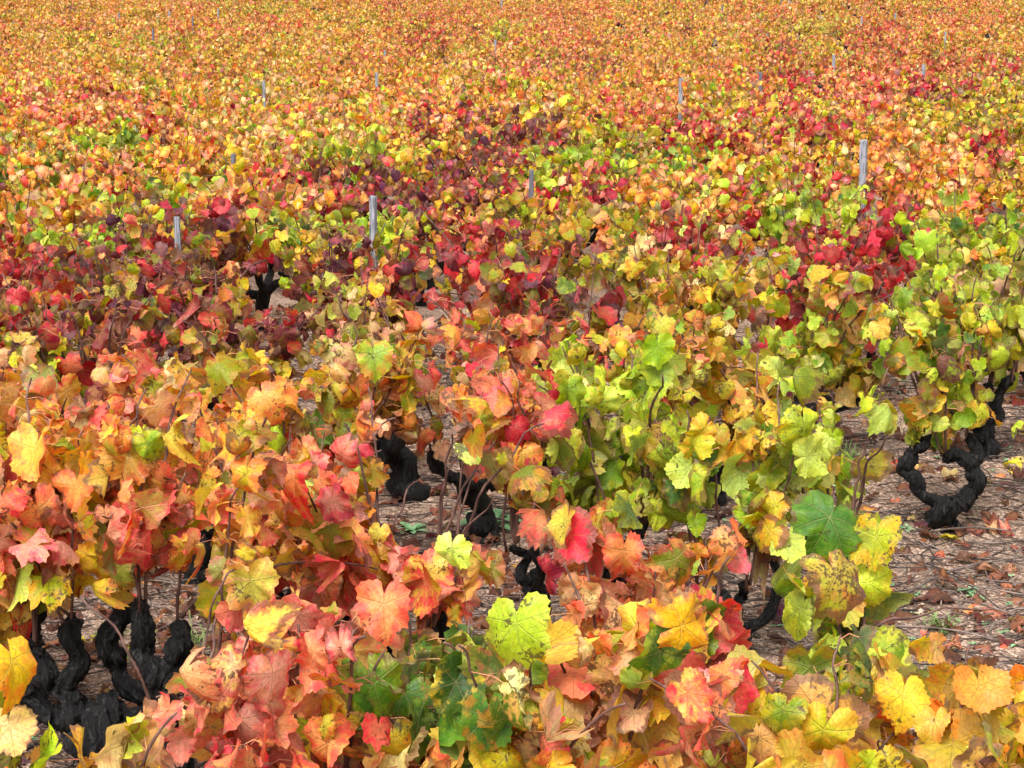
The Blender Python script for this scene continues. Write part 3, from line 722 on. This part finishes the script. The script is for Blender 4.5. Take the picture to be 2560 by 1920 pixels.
def foliage_variant(mix, lod):
    key = (mix, lod); L = FOL.setdefault(key, [])
    r_ = np.random.default_rng(abs(hash(mix)) % 1000 if False else sum(map(ord, mix))*7+lod*13+len(L))
    si = int(r_.integers(0, len(SHAPES)))
    A = SHAPES[si]; p, b, n, t, s = A['leaf']
    keys = draw_keys(MIX[mix], len(b), r_).astype('<U10'); 
    # shoots keep to their own shade: neighbours in the list share a colour now and then
    for q in range(1, len(keys)):
        if r_.uniform() < .35: keys[q] = keys[q-1]
    c1, c2 = colours(keys, r_); mb = MB()
    add_leaves(mb, lod, b, n, t, s, np.clip(r_.normal(.05, .2, len(b)), 0, 1), c1, c2, r_)
    L.append((si, mb.mesh('foliage', [LEAF if lod < 2 else LEAF_FAR])))
    return L[-1]
WORD = dict(limegold='lime and yellow', lime='lime green', green='dark green', olive='olive', gold='golden', orange='orange', coral='coral red', crimson='crimson', maroon='maroon', peach='pale peach', mixed='mottled orange and yellow')
ORD = ['nearest', 'second nearest', 'third nearest', 'fourth nearest', 'fifth nearest', 'sixth nearest', 'seventh nearest', 'eighth nearest', 'ninth nearest', 'tenth nearest',
       'eleventh nearest', 'twelfth nearest', 'thirteenth nearest', 'fourteenth nearest', 'fifteenth nearest', 'sixteenth nearest']
pend = {}
far = []
cnt = {}
for (x, y) in grid:
    r_ = rng
    px, py = project(np.array([x, y, 1.0])); px = float(px[0]); py = float(py[0])
    mx = mix_at(px, py, r_)
    if y > y_cut: far.append((x, y, mx)); continue
    lod = 1 if y < 13 else (2 if y < 24 else 3)
    vkey = (mx, lod); c_ = cnt.get(vkey, 0); cnt[vkey] = c_+1
    nvar = 5 if lod < 3 else 4
    si, fm = foliage_variant(mx, lod) if c_ < nvar else FOL[vkey][c_ % nvar]
    root = empty('grapevine', (x, y, float(gz(x, y))), float(r_.uniform(0, 6.28)))
    sc = float(r_.uniform(.88, 1.1)); root.scale = (sc, sc, sc*float(r_.uniform(.92, 1.06)))
    for nm, me in [('trunk', TRUNKS[si]), ('foliage', fm)] + ([('cane', q) for q in CANE_M[si]] if y < 13.5 else [('canes', CANES[si])]): link(nm, me, root)
    li = min(range(len(LAND)), key=lambda q: (LAND[q][0]-px)**2 + ((LAND[q][1]-py)*2)**2)
    dd = (LAND[li][0]-px)**2 + ((LAND[li][1]-py)*2)**2
    pend.setdefault((mx, li), []).append((dd, root))
for (mx, li), L in pend.items():
    L.sort(key=lambda q: q[0])
    for k, (dd, root) in enumerate(L):
        tag(root, '%s grapevine %s to %s' % (WORD[mx], ORD[min(k, len(ORD)-1)], LAND[li][2]), 'grapevine', 'grapevines of the vineyard')

# the far part of the field, beyond the 300 largest vines: one mass
mb = MB(); cm = MB()
pos = []; nor = []; tip = []; siz = []; keyl = []
for (x, y, mx) in far:
    A = SHAPES_FAR[int(rng.integers(0, len(SHAPES_FAR)))]; p, b, n, t, s = A['leaf']
    a = rng.uniform(0, 6.28); M = np.array([[math.cos(a), -math.sin(a), 0], [math.sin(a), math.cos(a), 0], [0, 0, 1]])
    sc = rng.uniform(.82, 1.14); o = np.array([x, y, float(gz(x, y))])
    sel = b[:, 2] > (.35 if y < 45 else .5)
    pos.append(b[sel]@M.T*sc+o); nor.append(n[sel]@M.T); tip.append(t[sel]@M.T); siz.append(s[sel]*sc)
    keyl.append(draw_keys(MIX[mx], int(sel.sum()), rng).astype('<U10'))
    for P, r in A['canes'][::2]: add_tube(cm, P[::5]@M.T*sc+o, r[::5]*1.2, sides=3, cap=False)
    for P, r in A['trunk']: add_tube(cm, P@M.T*sc+o, r*.9, sides=5, cap=False, mat=1)
pos, nor, tip, siz, keyl = map(np.concatenate, (pos, nor, tip, siz, keyl))
c1, c2 = colours(keyl, rng)
c1[:, :3] = c1[:, :3]*.84 + np.array([.50, .24, .07])*.16; c2[:, :3] = c2[:, :3]*.84 + np.array([.50, .24, .07])*.16
add_leaves(mb, 3, pos, nor, tip, siz, np.zeros(len(pos)), c1, c2, rng)
tag(link('distant_vines', mb.mesh('distant_vines', [LEAF_FAR])), 'orange and gold foliage of the distant vines along the top', 'vineyard', kind='stuff')
tag(link('distant_vine_wood', cm.mesh('distant_vine_wood', [CANE, BARK])), 'dark canes and trunks between the leaves of the distant vines', 'vine wood', kind='stuff')
print('far vines', len(far), 'leaves', len(pos))

# ------------------------------------------------------------------ litter on the soil
rng = np.random.default_rng(5)
def rand_ground(n, y0, y1, bias=1.0):
    y = y0 + (y1-y0)*rng.uniform(0, 1, n)**bias; x = rng.uniform(-1, 1, n)*(.27*y+1.1)
    return x, y
mb = MB()
x, y = rand_ground(13000, 3.6, 13, 1.2)
for i in range(len(x)):
    L = rng.uniform(.04, .22) if rng.uniform() < .8 else rng.uniform(.25, .6)
    a = rng.normal(.0, .5) if rng.uniform() < .35 else rng.uniform(0, 3.14); dx, dy = math.cos(a), math.sin(a)
    b = rng.normal(0, .12)*L; t = np.linspace(-.5, .5, 6)
    P = np.stack([x[i]+dx*t*L - dy*b*(1-4*t*t), y[i]+dy*t*L + dx*b*(1-4*t*t), np.zeros(6)], -1)
    P[:, 2] = gz(P[:, 0], P[:, 1]) + .004 + rng.uniform(0, .045)*rng.uniform() + rng.normal(0, .003, 6) + t*rng.normal(0, .02)
    add_tube(mb, P, np.linspace(1, .6, 6)*rng.uniform(.0013, .0046), sides=5, mat=int(rng.uniform() < .45))
tag(link('fallen_twigs', mb.mesh('fallen_twigs', [TWIG, TWIG_D])), 'grey brown pruned twigs scattered over the soil', 'twigs', kind='stuff')
# dead leaves
mb = MB()
x, y = rand_ground(4800, 3.6, 14, 1.2); N = len(x)
pos = np.stack([x, y, gz(x, y)+rng.uniform(.008, .035, N)], -1); nor = np.stack([rng.normal(0, .35, N), rng.normal(0, .35, N), np.ones(N)], -1)
tip = rng.normal(0, 1, (N, 3)); keys = rng.choice(np.array(['brown', 'maroon', 'peach', 'gold', 'coral']), N, p=[.74, .12, .06, .04, .04])
c1, c2 = colours(keys, rng)
add_leaves(mb, 1, pos, nor, tip, rng.uniform(.03, .105, N), rng.uniform(.2, 1.3, N), c1, c2, rng)
tag(link('fallen_leaves', mb.mesh('fallen_leaves', [LEAF])), 'dry brown and pinkish fallen vine leaves on the soil', 'fallen leaves', kind='stuff')
# grit
mb = MB()
x, y = rand_ground(20000, 4.2, 11, 1.2)
oct_ = np.array([[1,0,0],[0,1,0],[-1,0,0],[0,-1,0],[0,0,1],[0,0,-1]], float)
of = np.array([[0,1,4],[1,2,4],[2,3,4],[3,0,4],[1,0,5],[2,1,5],[3,2,5],[0,3,5]])
N = len(x); S = rng.uniform(.0025, .0105, N)*np.where(rng.uniform(0, 1, N) < .03, 2.6, 1)
V = oct_[None]*S[:, None, None]*rng.uniform(.6, 1.3, (N, 6, 3)); V[..., 2] *= .7
V += np.stack([x, y, gz(x, y)+S*.3], -1)[:, None]
mb.add(V.reshape(-1, 3), (of[None]+(np.arange(N)*6)[:, None, None]).reshape(-1, 3))
tag(link('grit', mb.mesh('grit', [STONE], smooth=False)), 'pinkish granite grit lying on the sandy soil', 'grit', kind='stuff')
# small seedlings
def blade(mb, base, a, L, w, lift, droop=.6, mat=0, k=6):
    t = np.linspace(0, 1, k); ww = w*np.sin(np.pi*np.clip(t*.86+.1, 0, 1))**.8; ww[-1] = w*.04
    d = np.array([math.cos(a), math.sin(a)]); s = np.array([-d[1], d[0]])
    c = np.stack([base[0]+d[0]*t*L, base[1]+d[1]*t*L, base[2]+lift*L*(t-droop*t*t)], -1)
    l = c.copy(); l[:, :2] += s*ww[:, None]; l[:, 2] += ww*.35
    r = c.copy(); r[:, :2] -= s*ww[:, None]; r[:, 2] += ww*.35
    V = np.vstack([l, c, r]); F = []
    for i in range(k-1): F += [(i, i+1, k+i+1, k+i), (k+i, k+i+1, 2*k+i+1, 2*k+i)]
    mb.add(V, F, mat)
mb = MB()
x, y = rand_ground(2900, 4.6, 12, 1.1)
for i in range(len(x)):
    if math.sin(x[i]*2.7+y[i]*1.3)+math.sin(y[i]*3.1-x[i]) < rng.uniform(-.2, 1.5): continue
    b = (x[i], y[i], float(gz(x[i], y[i]))+.004)
    for q in range(rng.integers(3, 6)): blade(mb, b, rng.uniform(0, 6.28), rng.uniform(.012, .034), rng.uniform(.004, .009), rng.uniform(.2, .9), mat=0, k=4)
tag(link('seedlings', mb.mesh('seedlings', [WEED])), 'tiny green seedlings sprinkled over the soil', 'seedlings', kind='stuff')
# single weeds one can point at: rosettes, grass tufts
def rosette(px, py, R_, n, label, lift=.35, width=.16):
    x, y = ground(px, py); mb = MB(); z = float(gz(x, y))
    for q in range(n):
        a = q*2.4+rng.normal(0, .2); blade(mb, (0, 0, .006), a, R_*rng.uniform(.65, 1.05), R_*width*rng.uniform(.8, 1.2), lift*rng.uniform(.5, 1.6), k=8)
    o = link('weed', mb.mesh('weed', [WEED])); o.location = (x, y, z); tag(o, label, 'weed', 'weeds on the soil between the vines')
for a in [(1225,1320,.165,15,'largest rosette of long pale green leaves below the black stump'),(1330,1290,.10,11,'green rosette between the black stump and the slim stem'),
          (1430,1350,.13,12,'flat green rosette right of the slim dark stem'),(1030,1320,.10,9,'flat rosette left of the largest one'),
          (330,1850,.10,8,'rosette at the foot of the forked black trunk'),(425,1880,.09,7,'rosette right of the forked trunk foot at the bottom'),
          (1190,1130,.07,10,'small rosette between the two thick stumps'),(335,1660,.05,7,'small pale rosette seen through the forked trunk'),
          (1350,1220,.07,8,'rosette hidden under the narrow red vine'),(2260,1330,.06,7,'small rosette near the black U shaped trunk'),
          (2420,1480,.05,7,'small rosette on open soil at right')]:
    rosette(*a)
def tuft(px, py, h, n, label, mat, spread=.09, name='grass_tuft'):
    x, y = ground(px, py); mb = MB()
    for q in range(n):
        a = rng.uniform(0, 6.28); blade(mb, (rng.normal(0, spread*.3), rng.normal(0, spread*.3), 0), a, h*rng.uniform(.3, .8), .0022, rng.uniform(.6, 2.4), k=5)
    o = link(name, mb.mesh(name, [mat])); o.location = (x, y, float(gz(x, y))); tag(o, label, 'grass tuft', 'grass tufts on the soil')
tuft(2350,1560,.11,60,'green grass tuft on open soil at right',GRASS)
tuft(2220,1080,.16,130,'straw coloured dry grass tuft left of the U shaped trunk',STRAW,.2)
tuft(640,815,.2,130,'straw coloured dry grass tuft in the gap left of centre',STRAW,.25)
tuft(1900,1330,.10,60,'green grass tuft behind the lowest green leaves',GRASS)
tuft(270,1600,.10,40,'green grass tuft between the arms of the forked trunk',GRASS)
tuft(500,1620,.14,40,'thin green grass right of the forked black trunk',GRASS,.12)
tuft(2120,1160,.12,60,'green grass tuft behind the sparse lime vine',GRASS)
# long pruned canes lying in the open
def long_cane(px0, py0, px1, py1, r, label, sag=.03):
    x0, y0 = ground(px0, py0); x1, y1 = ground(px1, py1); t = np.linspace(0, 1, 14)
    P = np.stack([x0+(x1-x0)*t, y0+(y1-y0)*t + sag*np.sin(t*3.1), np.zeros(14)], -1); P[:, 2] = gz(P[:, 0], P[:, 1])+.015+.02*np.sin(t*3.1)
    c = P.mean(0); mb = MB(); rr = np.linspace(1, .6, 14)*r; rr[::3] *= 1.35
    add_tube(mb, P-c, rr, sides=7); o = link('pruned_cane', mb.mesh('pruned_cane', [TWIG])); o.location = c
    tag(o, label, 'pruned cane', 'long pruned canes on the soil')
long_cane(2180,1530,2560,1390,.006,'longest pruned cane lying across the open soil at right')
long_cane(2200,1560,2480,1600,.0045,'thin pruned cane below the longest one')
long_cane(2290,1345,2540,1330,.005,'straight pruned cane right of the U shaped trunk')
long_cane(1840,1535,1970,1530,.006,'short thick pruned cane beside the largest green leaves')
long_cane(2380,1500,2560,1560,.0045,'pruned cane slanting down to the right edge')
